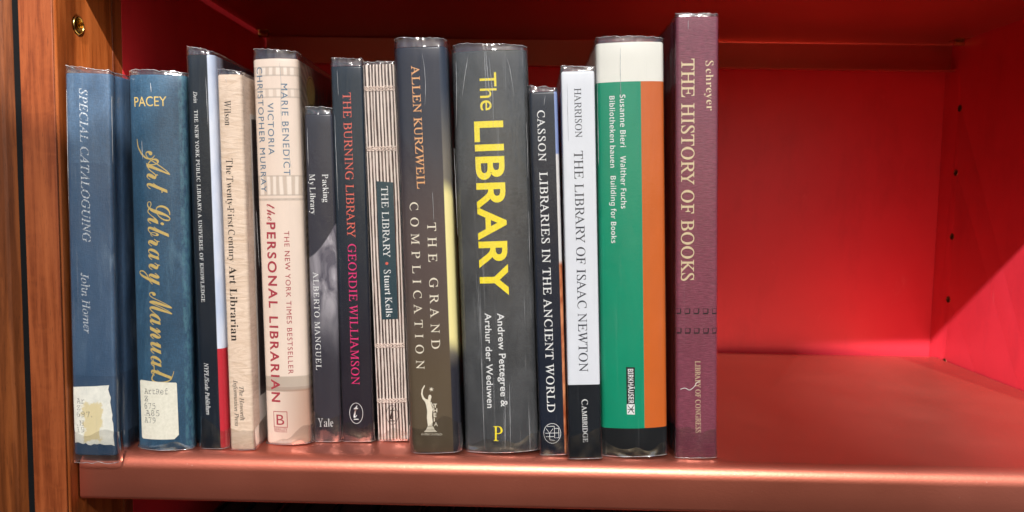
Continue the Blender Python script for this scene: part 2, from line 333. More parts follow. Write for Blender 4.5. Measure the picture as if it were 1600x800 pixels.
cb('gap_shade_strip', (-.2909, -.0100, Z0), (-.2874, .02, Z1), M_gap)  # open gap between the bookcases: its shade painted as a near-black strip
def ring(name, cx, cy, cz, sx, ro, ri, depth, mat, matin, parent):
    # a peg socket on a panel whose face looks along sx
    o_ = []
    n = 24; vs, fs = [], []
    prof = [(ro, 0), (ro * .96, .0005), (ri * 1.04, .0005), (ri, 0), (ri, -depth)]
    for j in range(n):
        a = 2 * math.pi * j / n
        for r, h in prof: vs.append((cx + sx * h, cy + r * math.cos(a), cz + r * math.sin(a)))
    m_ = len(prof)
    for j in range(n):
        for i in range(m_ - 1):
            a, b = j * m_ + i, ((j + 1) % n) * m_ + i; fs.append((a, b, b + 1, a + 1))
    q = mesh(name, [(v[0], v[1], v[2] + .2) for v in vs], fs, mat, parent, smooth=True)
    vs = [(cx - sx * (depth - .0003), cy + ri * 1.02 * math.cos(2 * math.pi * j / n), cz + ri * 1.02 * math.sin(2 * math.pi * j / n) + .2) for j in range(n)]
    mesh('hollow', vs, [tuple(range(n))], matin, q)
    return q
def bore(o, cy, cz, r, x0, x1):                         # a real hole through the face of a panel
    bm = bmesh.new(); bmesh.ops.create_cone(bm, cap_ends=True, segments=24, radius1=r, radius2=r, depth=x1 - x0)
    bmesh.ops.rotate(bm, verts=bm.verts, matrix=Matrix.Rotation(math.pi / 2, 3, 'Y')); bmesh.ops.translate(bm, verts=bm.verts, vec=((x0 + x1) / 2, cy, cz + .2))
    me = bpy.data.meshes.new('cut'); bm.to_mesh(me); bm.free(); c = bpy.data.objects.new('cut', me); C.collection.objects.link(c); c.parent = o.parent
    md = o.modifiers.new('bore', 'BOOLEAN'); md.object = c; md.operation = 'DIFFERENCE'; md.solver = 'EXACT'
    o.modifiers.move(len(o.modifiers) - 1, 0)
    return c
post = [o for o in case.children if o.name.startswith('post') and 'front' not in o.name and 'edging' not in o.name][0]
cuts = [(post, bore(post, .0135, .2551, .0049, XL - .012, XL + .002))]
sock = ring('peg_socket', XL, .0135, .2551, 1, .0054, .0045, .011, M_brass, M_brass, post)
for i in range(5):
    z = -.0014 + .0633 * i
    cuts.append((rp, bore(rp, .3208, z, .0030, XR - .002, XR + .012)))
    ring('peg_socket', XR, .3208, z, -1, .0034, .0027, .0105, M_bronze, M_dark, rp)
dg = bpy.context.evaluated_depsgraph_get()
for ob in {a for a, _ in cuts}:
    me = bpy.data.meshes.new_from_object(ob.evaluated_get(dg)); ob.modifiers.clear(); ob.data = me
for _, c in cuts: bpy.data.objects.remove(c)

def offset_sheet(pts, t):
    n = len(pts); out = []
    for i in range(n):
        a = Vector(pts[max(i - 1, 0)]); b = Vector(pts[min(i + 1, n - 1)]); d = (b - a).normalized(); out.append(Vector(pts[i]) + Vector((d.y, -d.x)) * t)
    return out
def arc(cx, cy, r, a0, a1, n):
    return [(cx + r * math.cos(math.radians(a0 + (a1 - a0) * i / n)), cy + r * math.sin(math.radians(a0 + (a1 - a0) * i / n))) for i in range(n + 1)]
def make_shelf(z, label):
    root = thing('shelf', label, 'shelf', (0, 0, z))
    P = [(.010, -.0292)] + arc(.0028, -.0264, .0028, 270, 180, 6) + [(0, -.017)] + arc(.0095, -.0095, .0095, 180, 90, 16) + \
        [(.02, 0), (.06, 0), (.15, 0), (.25, 0), (.33, 0)] + arc(YB - .004, -.003, .003, 90, 0, 6) + [(YB - .001, -.0292 + .002), (YB - .003, -.0292), (YB - .012, -.0292)]
    I = offset_sheet(P, .0013)
    loop = [Vector(p) for p in P] + I[::-1]
    xs = [XL + .0008, XL + .0022] + [XL + .0022 + (XR - .003 - XL - .0022) * i / 24 for i in range(1, 24)] + [XR - .003, XR - .0013]
    vs, fs = [], []; m_ = len(loop)
    for j, x in enumerate(xs):
        for p in loop: vs.append((x, p.x, p.y))
    for j in range(len(xs) - 1):
        for i in range(m_):
            a, b = j * m_ + i, j * m_ + (i + 1) % m_; fs.append((a, b, b + m_, a + m_))
    np_ = len(P)
    for j in (0, len(xs) - 1):
        for i in range(np_ - 1): fs.append((j * m_ + i, j * m_ + i + 1, j * m_ + m_ - 2 - i, j * m_ + m_ - 1 - i))
    auto(mesh('shelf_tray', vs, fs, M_shelf, root), 40)
    # folded end caps closing the front lip
    for x0, x1 in ((XL + .0006, XL + .0023), (XR - .0029, XR - .0003)):
        boxmesh('end_fold', (x0, .0022, -.0268), (x1, .016, -.0098), M_shelf, root, .0003)
    return root
make_shelf(0, 'copper coloured metal shelf with a rounded front lip carrying the row of books')
make_shelf(-ZU, 'copper coloured metal shelf below, hidden under the row of books', )
make_shelf(ZU, 'copper coloured metal shelf in shadow above the books, seen from below')
for x, s, lab in ((XR, -1, 'small brass shelf pin at the back right corner under the upper shelf'), (XL, 1, 'small brass shelf pin at the back left corner under the upper shelf')):
    r = thing('shelf_pin', lab, 'shelf pin', (x, .3208, ZU - .0042), group='brass pins under the upper shelf')
    bm = bmesh.new(); bmesh.ops.create_cone(bm, cap_ends=True, segments=20, radius1=.0024, radius2=.0024, depth=.009)
    bmesh.ops.rotate(bm, verts=bm.verts, matrix=Matrix.Rotation(math.pi / 2, 3, 'Y')); bmesh.ops.translate(bm, verts=bm.verts, vec=(s * .0046, 0, 0))
    me = bpy.data.meshes.new('pin'); bm.to_mesh(me); bm.free(); me.materials.append(M_brass); o = link(bpy.data.objects.new('pin', me)); o.parent = r; auto(o)
    boxmesh('pin_plate', tuple(sorted((s * .0003, s * .012)))[:1] + (-.012, .0026), tuple(sorted((s * .0003, s * .012)))[1:] + (.006, .0032), M_brass, r, .0002)
# the neighbouring bay at the far left
nb = thing('neighbouring_bookcase', 'cherry wood upright of the next bookcase at the far left edge', 'bookcase', (-.30, 0, -.2))
prof = [(-.09, -.013), (.0030, -.013), (.0050, -.0125), (.0089, -.0085), (.0089, .06), (-.09, .06)]
vs = [(x, y, z) for z in (0, .82) for x, y in prof]; m_ = len(prof)
fs = [tuple(range(m_))[::-1], tuple(range(m_, 2 * m_))] + [(i, (i + 1) % m_, m_ + (i + 1) % m_, m_ + i) for i in range(m_)]
mesh('upright', vs, fs, M_wn, nb)

# ------------------------------------------------------------------ lettering
FN = {'bold': (0x1D400, 0x1D41A, 0x1D7CE), 'it': (0x1D434, 0x1D44E, None), 'script': (0x1D4D0, 0x1D4EA, None), 'mono': (0x1D670, 0x1D68A, 0x1D7F6),
      'sans': (0x1D5A0, 0x1D5BA, None), 'sb': (0x1D5D4, 0x1D5EE, None), 'x': None}
FACE = {  # face: (upper set, offset, shear), (lower set, offset, shear)
    'R': (('it', .0015, -.26), ('bold', -.0085, 0)), 'RB': (('it', .008, -.26), ('bold', -.005, 0)), 'RW': (('it', .002, -.26), ('bold', -.0085, 0)),
    'B': (('bold', -.002, 0),) * 2, 'I': (('it', .006, 0),) * 2, 'S': (('script', -.0015, 0),) * 2, 'M': (('mono', .004, 0),) * 2,
    'G': (('x', .0, 0),) * 2, 'GM': (('x', .012, 0),) * 2, 'GB': (('x', .022, 0),) * 2, 'GX': (('x', .024, 0),) * 2, 'SB': (('sb', -.012, 0),) * 2, 'SC': (('sb', -.006, 0),) * 2}
def glyph_spec(ch, face):
    st, off, sh = FACE[face][0 if not ch.islower() else 1]
    if ch == 'Ä': st = 'x'; off = .02
    if FN[st] is None or ch in ' .,:/&-!': return ch, (off if FN[st] is None else .004), 0
    U, L, D = FN[st]
    if st == 'it' and ch == 'A' and sh: sh = -.52
    if ch.isupper(): return chr(U + ord(ch) - 65), off, sh
    if ch.islower(): return ('\u210e' if st == 'it' and ch == 'h' else chr(L + ord(ch) - 97)), off, sh
    if ch.isdigit() and D: return chr(D + int(ch)), off, sh
    return ch, 0, 0
need = {}
for t_ in TEXTS:
    for ch in t_[2] + 'H':
        if ch != ' ': need[(ch, t_[3])] = glyph_spec(ch, t_[3])
tmp = {}
def fobj(body, off, sh):
    key = (body, off, sh)
    if key not in tmp:
        cu = bpy.data.curves.new('t', 'FONT'); cu.body = body; cu.offset = off; cu.shear = sh; cu.resolution_u = 5
        tmp[key] = link(bpy.data.objects.new('t', cu))
    return key
for (ch, fc), (g, off, sh) in need.items():
    fobj(g, off, sh); fobj(g + 'I', off, sh); fobj('I', off, sh)
dg = bpy.context.evaluated_depsgraph_get(); dg.update()
GEO = {}
for key, o in tmp.items():
    me = bpy.data.meshes.new_from_object(o.evaluated_get(dg))
    GEO[key] = ([tuple(v.co) for v in me.vertices], [tuple(p.vertices) for p in me.polygons]); bpy.data.meshes.remove(me)
for o in tmp.values():
    cu = o.data; bpy.data.objects.remove(o); bpy.data.curves.remove(cu)
def layout(s, face, L, cap):
    """glyph outlines along x from 0 to L (mm), capital height cap; spare length goes into letter spacing"""
    gl, x = [], 0
    for ch in s:
        if ch == ' ': x += .27; gl.append(None); continue
        g, off, sh = need[(ch, face)]
        vs, fs = GEO[(g, off, sh)]
        adv = max(v[0] for v in GEO[(g + 'I', off, sh)][0]) - max(v[0] for v in GEO[('I', off, sh)][0])
        gl.append((x, vs, fs)); x += adv
    g, off, sh = need[('H', face)]; caph = max(v[1] for v in GEO[(g, off, sh)][0])
    first = min(v[0] for v in gl[0][1]); last = gl[-1][0] + max(v[0] for v in gl[-1][1])
    nat = last - first; sc = cap / caph; want = L / sc
    st = min(1.13, max(.55, want / nat))
    track = (want - nat * st) / max(1, len(s) - 1); V, F = [], []
    for i, g in enumerate(gl):
        if g is None: continue
        b = len(V)
        for v in g[1]: V.append((((g[0] + v[0] - first) * st + i * track) * sc, v[1] * sc))
        F += [tuple(b + q for q in f) for f in g[2]]
    return V, F

# ------------------------------------------------------------------ inks and films
def ink(name, rgb, rough=.5, metal=0, wear=0):
    k = N('ink_' + name); c = lin(*rgb); n = k.noise(sc=900); d = tuple(x * .86 for x in c[:3]) + (1,)
    m = k.fin(k.mix(k.map(n, .35, .65), d, c), rough, metal)
    if wear:
        k.put(k.b.inputs['Alpha'], k.map(k.noise(sc=1400, det=5), .5 - wear, .5 - wear + .12, .25, 1))
    return m
INK = {'silver': ink('silver', (212, 220, 228), .4, .1, .06), 'gold': ink('gold', (218, 188, 112), .4, .2), 'white': ink('white', (238, 238, 236)),
       'type': ink('type', (92, 92, 96), .7, 0, .02), 'typegrey': ink('typegrey', (128, 128, 128), .7, 0, -.01), 'brownblack': ink('brownblack', (52, 42, 38)),
       'steelblue': ink('steelblue', (82, 120, 146)), 'rose': ink('rose', (178, 60, 74)), 'coral': ink('coral', (226, 104, 88)), 'pink': ink('pink', (228, 48, 118)),
       'orange': ink('orange', (240, 176, 118)), 'cream': ink('cream', (240, 230, 208)), 'yellow': ink('yellow', (255, 232, 6)), 'ink': ink('ink', (52, 56, 66)),
       'palegold': ink('palegold', (226, 204, 164), .45, .15), 'black': ink('black', (28, 28, 30)), 'seal': ink('seal', (206, 178, 110), .4, .3), 'emboss': ink('emboss', (40, 18, 26))}
def film_mat(name, haze, gloss, tint=(.965, .97, .985, 1), seed=0):
    k = N(name); k.t.nodes.remove(k.b)
    w1 = k.noise((1.4, 1.4, .30), 60, 2, .5, 1.2); w2 = k.noise((1, 1, 1), 420, 3, .6)
    h = k.math('ADD', w1, k.math('MULTIPLY', w2, .10))
    bp = k.new('ShaderNodeBump'); k.put(bp.inputs['Height'], h); bp.inputs['Strength'].default_value = .6; bp.inputs['Distance'].default_value = .0011
    g = k.new('ShaderNodeBsdfGlossy'); g.inputs['Roughness'].default_value = .13; g.inputs['Color'].default_value = (1, 1, 1, 1); k.put(g.inputs['Normal'], bp.outputs[0])
    t = k.new('ShaderNodeBsdfTransparent'); t.inputs['Color'].default_value = tint
    d = k.new('ShaderNodeBsdfDiffuse'); d.inputs['Color'].default_value = (.86, .88, .92, 1)
    lw = k.new('ShaderNodeLayerWeight'); lw.inputs['Blend'].default_value = .5; k.put(lw.inputs['Normal'], bp.outputs[0]); fr_ = k.math('ADD', k.math('MULTIPLY', k.math('POWER', lw.outputs['Facing'], 4), .75), .045)
    st = k.map(k.noise((2.2, 2.2, .045), 330, 4, .65), .60, .76, 0, 1)            # long rubbed streaks
    sm = k.map(k.noise((1, 1, .6), 45, 3, .6), .42, .70, 0, 1)                     # cloudy patches
    hz = k.math('MULTIPLY', k.math('ADD', k.math('MULTIPLY', st, 1.6), k.math('ADD', k.math('MULTIPLY', sm, .35), .25)), haze)
    a = k.new('ShaderNodeMixShader'); k.put(a.inputs[0], hz); k.put(a.inputs[1], t.outputs[0]); k.put(a.inputs[2], d.outputs[0])
    b = k.new('ShaderNodeMixShader'); k.put(b.inputs[0], k.math('MULTIPLY', fr_, gloss, True)); k.put(b.inputs[1], a.outputs[0]); k.put(b.inputs[2], g.outputs[0])
    k.put(k.out.inputs[0], b.outputs[0]); return k.m
FILM = film_mat('clear_film', .020, 1.0)
FILM_DULL = film_mat('rubbed_film', .055, 1.2)
FILM_WORN = film_mat('scuffed_film', .12, 1.6)
FOLD = film_mat('folded_film', .055, 2.4, (.86, .87, .90, 1))
FOOT = film_mat('folded_foot', .012, 4.6, (.985, .985, .99, 1))
RIM = film_mat('film_crease_glint', 1.5, 5.0, (.9, .9, .93, 1))  # whitish film that paints the bright glint on creases and rims

# ------------------------------------------------------------------ covers
def K(name): return N('cover_' + name)
def cloth(k, a, b, worn=None, sc=60, weave=.35):
    n = k.noise((1, 1, .5), sc, 5, .6); c = k.mix(k.map(n, .35, .65), lin(*a), lin(*b))
    wv = k.math('MULTIPLY', k.noise((1, 1, .25), 1500, 1), k.noise((.25, 1, 1), 1500, 1))
    c = k.mix(k.map(wv, .18, .34, .28, 0), c, lin(*[x * .55 for x in a])); k.bump(wv, weave, .0006)
    if worn:
        q = k.math('MULTIPLY', k.map(k.noise((1, 1, .18), 130, 5, .7, .6), .52, .72), k.map(k.noise((1, 1, .3), 28, 3), .40, .66)); c = k.mix(k.math('MULTIPLY', q, .75), c, lin(*worn))
    return c
def paper(k, a, var=.10, sc=80, stretch=.4):
    c = lin(*a); n = k.noise((1, 1, stretch), sc, 5, .6)
    return k.mix(k.map(n, .3, .7), tuple(x * (1 - var) for x in c[:3]) + (1,), tuple(min(1, x * (1 + var)) for x in c[:3]) + (1,))
CM = {}
k = K('blue_cloth'); c = cloth(k, (46, 76, 106), (70, 102, 134), (136, 160, 180))
c = k.mix(k.math('MULTIPLY', k.box(v1=MARKS['seam1'][0][1], u1=11), .55), c, lin(38, 68, 98)); c = k.mix(k.math('MULTIPLY', k.box(v1=MARKS['seam1'][1][1]), .5), c, lin(28, 56, 84))
CM[1] = k.fin(c, .55)
k = K('teal_blue_cloth'); c = cloth(k, (38, 72, 98), (56, 94, 122), (104, 142, 162), 40)
e = k.math('MULTIPLY', k.box(u0=13.3, w1=9, soft=.0006), k.map(k.noise((1, 1, .4), 500, 4, .7), .42, .6)); c = k.mix(k.math('MULTIPLY', e, .5), c, lin(84, 134, 146))
CM[2] = k.fin(c, .5)
k = K('ink_blue'); c = paper(k, (18, 28, 40), .15)
sd = k.box(u0=BOOKS[3][3] * 500 - 3.9, soft=.0003); pale = k.mix(k.map(k.noise((1, 1, .3), 60, 4), .35, .65), lin(190, 205, 232), lin(236, 240, 250))
low = k.mix(k.box(v1=MARKS['art3'][1][1] - 0), pale, lin(150, 34, 50)); low = k.mix(k.box(v1=MARKS['art3'][0][1]), pale, lin(200, 44, 58))
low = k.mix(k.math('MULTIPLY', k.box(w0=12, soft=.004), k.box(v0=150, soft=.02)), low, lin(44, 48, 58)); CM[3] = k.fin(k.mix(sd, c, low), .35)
k = K('creased_parchment'); n = k.noise((.5, .5, 2.2), 150, 5, .65, 1.6); c = k.mix(k.map(n, .32, .62), lin(220, 192, 166), lin(240, 216, 194)); k.bump(n, .45, .0010)
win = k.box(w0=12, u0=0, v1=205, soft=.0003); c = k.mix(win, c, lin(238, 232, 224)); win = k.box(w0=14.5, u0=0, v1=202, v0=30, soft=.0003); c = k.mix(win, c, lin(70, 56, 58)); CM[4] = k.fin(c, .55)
# cream novel: carved mouldings painted across the jacket
k = K('cream_novel'); b5 = [p[1] for p in MARKS['bands5']]
c = paper(k, (236, 216, 200), .05, 40); n = k.noise((1, 1, 3), 300, 4)
z = k.sep.outputs[2]
orn = k.new('ShaderNodeTexWave'); orn.bands_direction = 'X'; mpn = k.new('ShaderNodeMapping'); k.put(mpn.inputs[0], k.co); k.put(orn.inputs['Vector'], mpn.outputs[0]); mpn.inputs['Scale'].default_value = (1, .0, .35); orn.inputs['Scale'].default_value = 75; orn.inputs['Distortion'].default_value = 3; orn.inputs['Detail'].default_value = 1
for hi, lo, fc in ((b5[0], b5[1], .45), (b5[2], b5[3], .32), (b5[4], b5[5], .5), (b5[4] - 14, b5[5] - 3, .3)):
    m = k.box(v0=lo, v1=hi, soft=.0004); c = k.mix(k.math('MULTIPLY', m, fc), c, k.mix(k.map(orn.outputs[1], .25, .7), lin(176, 158, 142), lin(246, 236, 224)))
    for e_ in (hi, lo): c = k.mix(k.math('MULTIPLY', k.box(v0=e_ - .45, v1=e_ + .45, soft=.0003), .45), c, lin(168, 150, 136))
c = k.mix(k.math('MULTIPLY', k.box(v0=b5[7], v1=b5[6], soft=.0004), .8), c, lin(180, 164, 148)); c = k.mix(k.math('MULTIPLY', k.box(v0=b5[7] - 3, v1=b5[7], soft=.0004), .6), c, lin(120, 98, 80))
c = k.mix(k.math('MULTIPLY', k.box(v1=b5[7] - 2, soft=.001), k.map(k.sep.outputs[0], -.008, .014, 0, .8)), c, lin(168, 122, 96))
c = k.mix(k.math('MULTIPLY', k.box(v0=b5[7], u0=9, w0=3.2, soft=.002), .5), c, lin(206, 184, 158))
rad = k.new('ShaderNodeTexWave'); rad.wave_type = 'RINGS'; rad.rings_direction = 'X'; mr = k.new('ShaderNodeMapping'); k.put(mr.inputs[0], k.co); mr.inputs['Location'].default_value = (0, .01, -.19); k.put(rad.inputs['Vector'], mr.outputs[0]); rad.inputs['Scale'].default_value = 60; rad.inputs['Distortion'].default_value = 4
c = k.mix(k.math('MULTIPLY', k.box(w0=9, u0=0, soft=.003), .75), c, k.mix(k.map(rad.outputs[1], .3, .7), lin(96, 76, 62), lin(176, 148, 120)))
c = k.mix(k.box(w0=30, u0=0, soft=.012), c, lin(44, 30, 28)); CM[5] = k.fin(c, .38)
# slate jacket with a silvery page edge
k = K('slate_photo'); c = paper(k, (50, 50, 62), .10); a6 = MARKS['art6']
u, z = k.sep.outputs[0], k.sep.outputs[2]
edge = k.math('SUBTRACT', z, k.math('ADD', a6[1][1] / 1000, k.math('MULTIPLY', k.math('POWER', k.math('MAXIMUM', k.math('ADD', u, .0087), 0), 1.6), 13.5)))
m = k.math('MULTIPLY', k.map(edge, -.0006, .0006, 1, 0), k.map(z, a6[2][1] / 1000 - .015, a6[1][1] / 1000, 0, 1, True))
fold = k.noise((1, 1, .5), 90, 3, .5, 1.0); gr = k.mix(k.map(fold, .35, .62), lin(96, 92, 104), lin(196, 190, 196)); c = k.mix(k.math('MULTIPLY', m, k.map(u, -.010, .006, .45, 1)), c, gr); c = k.mix(k.box(v1=60, soft=.03), c, lin(54, 50, 58)); CM[6] = k.fin(c, .35)
k = K('midnight_blue'); c = paper(k, (24, 38, 52), .08); c = k.mix(k.box(v1=95, soft=.06), c, lin(38, 32, 42)); CM[7] = k.fin(c, .3)
k = K('sewn_signatures'); wv = k.new('ShaderNodeTexWave'); wv.bands_direction = 'X'; mp = k.new('ShaderNodeMapping'); k.put(mp.inputs[0], k.co); k.put(wv.inputs['Vector'], mp.outputs[0]); mp.inputs['Scale'].default_value = (1, 0, .05)
wv.inputs['Scale'].default_value = 150; wv.inputs['Distortion'].default_value = 3.6; wv.inputs['Detail'].default_value = 3; wv.inputs['Detail Scale'].default_value = 1.4
n = k.noise((2, 1, .16), 300, 6, .75); c = k.mix(k.map(k.math('ADD', wv.outputs[1], k.math('MULTIPLY', k.math('SUBTRACT', n, .5), 1.7)), .12, .72), lin(62, 34, 30), lin(246, 230, 218)); c = k.mix(k.map(n, .52, .72, 0, .55), c, lin(160, 112, 100)); k.bump(wv.outputs[1], .8, .0008)
c = k.mix(k.box(w0=1.6, soft=.0003), c, lin(120, 104, 100)); CM[8] = k.fin(c, .6)
k = K('dusk_novel'); g9 = [p[1] for p in MARKS['g9']]; c = paper(k, (42, 44, 58), .07, 30); z = k.sep.outputs[2]
c = k.mix(k.map(z, .205, .12, 0, 1, True), c, paper(k, (88, 74, 72), .08, 30)); c = k.mix(k.map(z, .12, .04, 0, 1, True), c, paper(k, (94, 80, 62), .08, 30))
y9 = [p[1] for p in MARKS['y9']]; sd = k.box(u0=BOOKS[9][3] * 500 - 4.6, soft=.0003); s_ = k.mix(k.map(z, .225, .17, 0, 1, True), lin(50, 58, 74), lin(120, 112, 100))
s_ = k.mix(k.box(v0=y9[1] + 1, v1=y9[0] + 16, soft=.006, wob=k.math('MULTIPLY', k.sep.outputs[1], .9)), s_, lin(246, 232, 160)); s_ = k.mix(k.box(v1=y9[1] - 8, soft=.008), s_, lin(40, 40, 50))
CM[9] = k.fin(k.mix(sd, c, s_), .32)
k = K('heathered_charcoal'); n = k.noise((1, 1, 1), 1500, 2, .7); c = k.mix(k.map(n, .38, .64), lin(24, 26, 29), lin(62, 64, 67)); CM[10] = k.fin(c, .5)
k = K('navy_history'); c = paper(k, (22, 30, 46), .08); a11 = MARKS['a11']; z = k.sep.outputs[2]
s_ = k.mix(k.box(v0=a11[0][1], soft=.0006), lin(226, 224, 222), lin(140, 158, 206)); s_ = k.mix(k.box(v1=a11[1][1], soft=.002), s_, k.mix(k.map(k.noise((1, 1, .4), 160, 4), .4, .6), lin(170, 84, 44), lin(226, 150, 104)))
CM[11] = k.fin(k.mix(k.box(u0=BOOKS[11][3] * 500 - 1.9, soft=.0002), c, s_), .32)
k = K('white_black'); b12 = MARKS['b12'][0][1]; c = k.mix(k.box(v1=b12, soft=.00012), paper(k, (222, 225, 231), .03), paper(k, (16, 22, 30), .08)); c = k.mix(k.box(w0=1.2, v0=b12), c, lin(190, 192, 204)); CM[12] = k.fin(c, .35)
k = K('colour_blocks'); b13 = MARKS['b13']; ub = (b13[2][0] + b13[3][0]) / 2
c = k.mix(k.box(u0=ub, soft=.0001), paper(k, (0, 142, 106), .05), paper(k, (204, 100, 36), .05)); c = k.mix(k.box(v0=(b13[0][1] + b13[1][1]) / 2, soft=.00012), c, paper(k, (232, 230, 220), .03, 40)); c = k.mix(k.box(v1=b13[4][1], soft=.00012), c, lin(20, 23, 26)); CM[13] = k.fin(c, .38)
k = K('maroon_linen'); wv = k.noise((.3, 1, 1.6), 900, 3, .6); n = k.noise((1, 1, .4), 50, 4); c = k.mix(k.map(n, .3, .7), lin(124, 54, 72), lin(140, 66, 86)); c = k.mix(k.map(wv, .4, .62, .45, 0), c, lin(88, 38, 52)); k.bump(wv, .45, .0006); CM[14] = k.fin(c, .55)
k = N('page_paper'); wv = k.noise((6, .2, .2), 400, 2); M_page = k.fin(k.mix(k.map(wv, .4, .6), lin(196, 184, 158), lin(232, 222, 200)), .8)

KIND = {  # k: (name, label, depth, cloth hinge, film, rise mm)
 1: ('worn blue cloth book with a torn stained call number label, at the far left', .150, 1, FILM_DULL),
 2: ('blue cloth book with gold script title and white call number label reading ArtRef', .155, 1, FILM),
 3: ('thin dark blue book with tiny white capitals and a red strip low on its side', .165, 0, FILM),
 4: ('thin book in creased parchment coloured paper with brown lettering', .150, 0, FILM),
 5: ('thick cream novel with blue author names and red title lettering', .155, 0, FILM),
 6: ('short slate grey book with a silvery photograph, lower than the books beside it', .130, 0, FILM),
 7: ('dark navy book lettered in coral and bright pink', .155, 0, FILM),
 8: ('book whose spine shows sewn page signatures with a small dark title panel', .150, 0, FILM),
 9: ('brown and slate novel with orange author name and wide spaced cream title', .160, 0, FILM),
 10: ('thick charcoal grey book with large yellow title lettering', .160, 0, FILM_WORN),
 11: ('short narrow navy book with white title lettering beside the thick charcoal book', .140, 0, FILM),
 12: ('narrow white book with a black foot and grey capitals', .150, 0, FILM),
 13: ('thick book blocked in white, green and orange above a black foot', .170, 0, FILM),
 14: ('tall maroon linen book with pale gold title, tallest and last of the row', .185, 1, FILM)}

class Bk: pass
books = {}
def build_book(i):
    x, y, z, W, H, lean, el, er, sag, rad = BOOKS[i]; label, T, hinge, film = KIND[i]
    sag /= 1000; rad /= 1000
    root = thing('book', label, 'book', (x, y, z), (0, lean, 0), 'books standing in a row on the shelf')
    b = Bk(); b.root, b.W, b.H, b.sag, b.rad = root, W, H, sag, rad; books[i] = b
    h = W / 2
    def surf(u):
        t = max(0, (abs(u) - (h - rad)) / rad); t = min(t, 1)
        return sag * min(1, abs(u) / h) ** 2 + rad * (1 - math.sqrt(max(0, 1 - t * t)))
    b.surf = surf
    def profile(off):                                     # outline from back left round the spine to back right, pushed out by off
        P = []
        n = 18
        us = [-h + rad * (1 - math.cos(a)) for a in [math.pi / 2 * q / 7 for q in range(8)]]
        us += [-h + rad + (W - 2 * rad) * q / n for q in range(1, n)]
        us += [-v for v in us[:8][::-1]]
        F = [(u, surf(u)) for u in us]
        w0 = F[0][1]
        side = [w0 + .001, w0 + .003, w0 + .005, w0 + .0065, w0 + .008, w0 + .010, w0 + .013, w0 + .03, T * .6, T]
        g = lambda w_: (.0013 * math.exp(-((w_ - w0 - .0065) / .0022) ** 2)) if hinge else 0
        L_ = [(-h + g(s), s) for s in side[::-1]]; R_ = [(h - g(s), s) for s in side]
        P = L_ + F + R_
        out = []
        for j, p in enumerate(P):
            a = Vector(P[max(0, j - 1)]); c_ = Vector(P[min(len(P) - 1, j + 1)]); d = (c_ - a).normalized()
            nrm = Vector((d.y, -d.x)) if False else Vector((d.y, -d.x))
            out.append(Vector(p) + nrm * off)
        return out
    # cover: outer skin, inner skin, rims
    out, inn = profile(0), profile(-.0019)
    if out[len(out) // 2].y > inn[len(inn) // 2].y: out, inn = profile(0), profile(.0019)
    sgn = 1 if profile(.001)[len(out) // 2].y < out[len(out) // 2].y else -1
    zs = [0, .0004, .0012] + [.0012 + (H - .0024) * q / 30 for q in range(1, 30)] + [H - .0012, H - .0004, H]
    ins = {0: .0007, .0004: .0002, H: .0007, H - .0004: .0002}
    m_ = len(out); vs, fs = [], []
    for zz in zs:
        pr = profile(-sgn * ins.get(zz, 0)) if zz in ins else out
        for p in pr: vs.append((p.x, p.y, zz))
    nz = len(zs)
    for a in range(nz - 1):
        for j in range(m_ - 1): q = a * m_ + j; fs.append((q, q + 1, q + 1 + m_, q + m_))
    base = len(vs)
    for zz in (0, H):
        for p in inn: vs.append((p.x, p.y, zz))
    for j in range(m_ - 1):
        fs.append((j, base + j, base + j + 1, j + 1)); t0 = (nz - 1) * m_
        fs.append((t0 + j, t0 + j + 1, base + m_ + j + 1, base + m_ + j)); fs.append((base + j, base + m_ + j, base + m_ + j + 1, base + j + 1))
    for j in (0, m_ - 1):
        for a in range(nz - 1): pass
        fs.append(tuple([a * m_ + j for a in range(nz)] + [base + m_ + j, base + j]))
    auto(mesh('cover', vs, fs, CM[i], root), 50)
    boxmesh('page_block', (-h + .0025, sag + rad + .0012, .003), (h - .0025, T - .004, H - .003), M_page, root, .0004)
    # clear film sleeve
    fo = profile(sgn * .00045); rise = lambda u: (el + (er - el) * (u + h) / W) / 1000
    lv = [-.0002 if i != 1 else -.0045, .003, .012] + [.012 + (H - .024) * q / 26 for q in range(1, 26)] + [H - .010, H - .004, H - .0012]
    ext = [.0, .25, .5, .75, 1.0]
    vs, fs = [], []; top = []
    sd = i * 17.3
    for a, zz in enumerate(lv + ext):
        isx = a >= len(lv)
        for j, p in enumerate(fo):
            nb_ = noise.noise(Vector((p.x * 60 + sd, p.y * 60, (zz if not isx else H) * 22)))
            d = Vector((0, -1)) if j == m_ // 2 else (p - out[j]).normalized()
            if not isx:
                am = .00022 if zz > .004 else .0004
                q = p + d * (nb_ * am); vz = zz
                if i == 1 and a == 0: vz += .0022 * noise.noise(Vector((p.x * 180, p.y * 100, 3)))
            else:
                e = min(1, max(0, p.y / .10)); r_ = rise(p.x) * (1 - .35 * e) + .0009 * noise.noise(Vector((p.x * 260 + sd, p.y * 90, 1))) + .0005 * noise.noise(Vector((p.x * 900 + sd, p.y * 300, 5)))
                vz = H + max(.0008, r_) * zz
                cr = noise.noise(Vector((p.x * 420 + sd, p.y * 200, zz * 2.5 + 9))) * .0007 + noise.noise(Vector((p.x * 1300 + sd, p.y * 500, zz * 4))) * .0003
                q = p + d * (cr * zz - .0005 * zz)
            vs.append((q.x, q.y, vz))
            if isx and zz == 1.0: top.append(Vector((q.x, q.y, vz)))
    nr = len(lv)
    F1 = [(a * m_ + j, a * m_ + j + 1, (a + 1) * m_ + j + 1, (a + 1) * m_ + j) for a in range(nr) for j in range(m_ - 1)]
    sl = mesh('plastic_jacket', vs[:(nr + 1) * m_], F1, film, root, smooth=True, label='clear plastic jacket film')
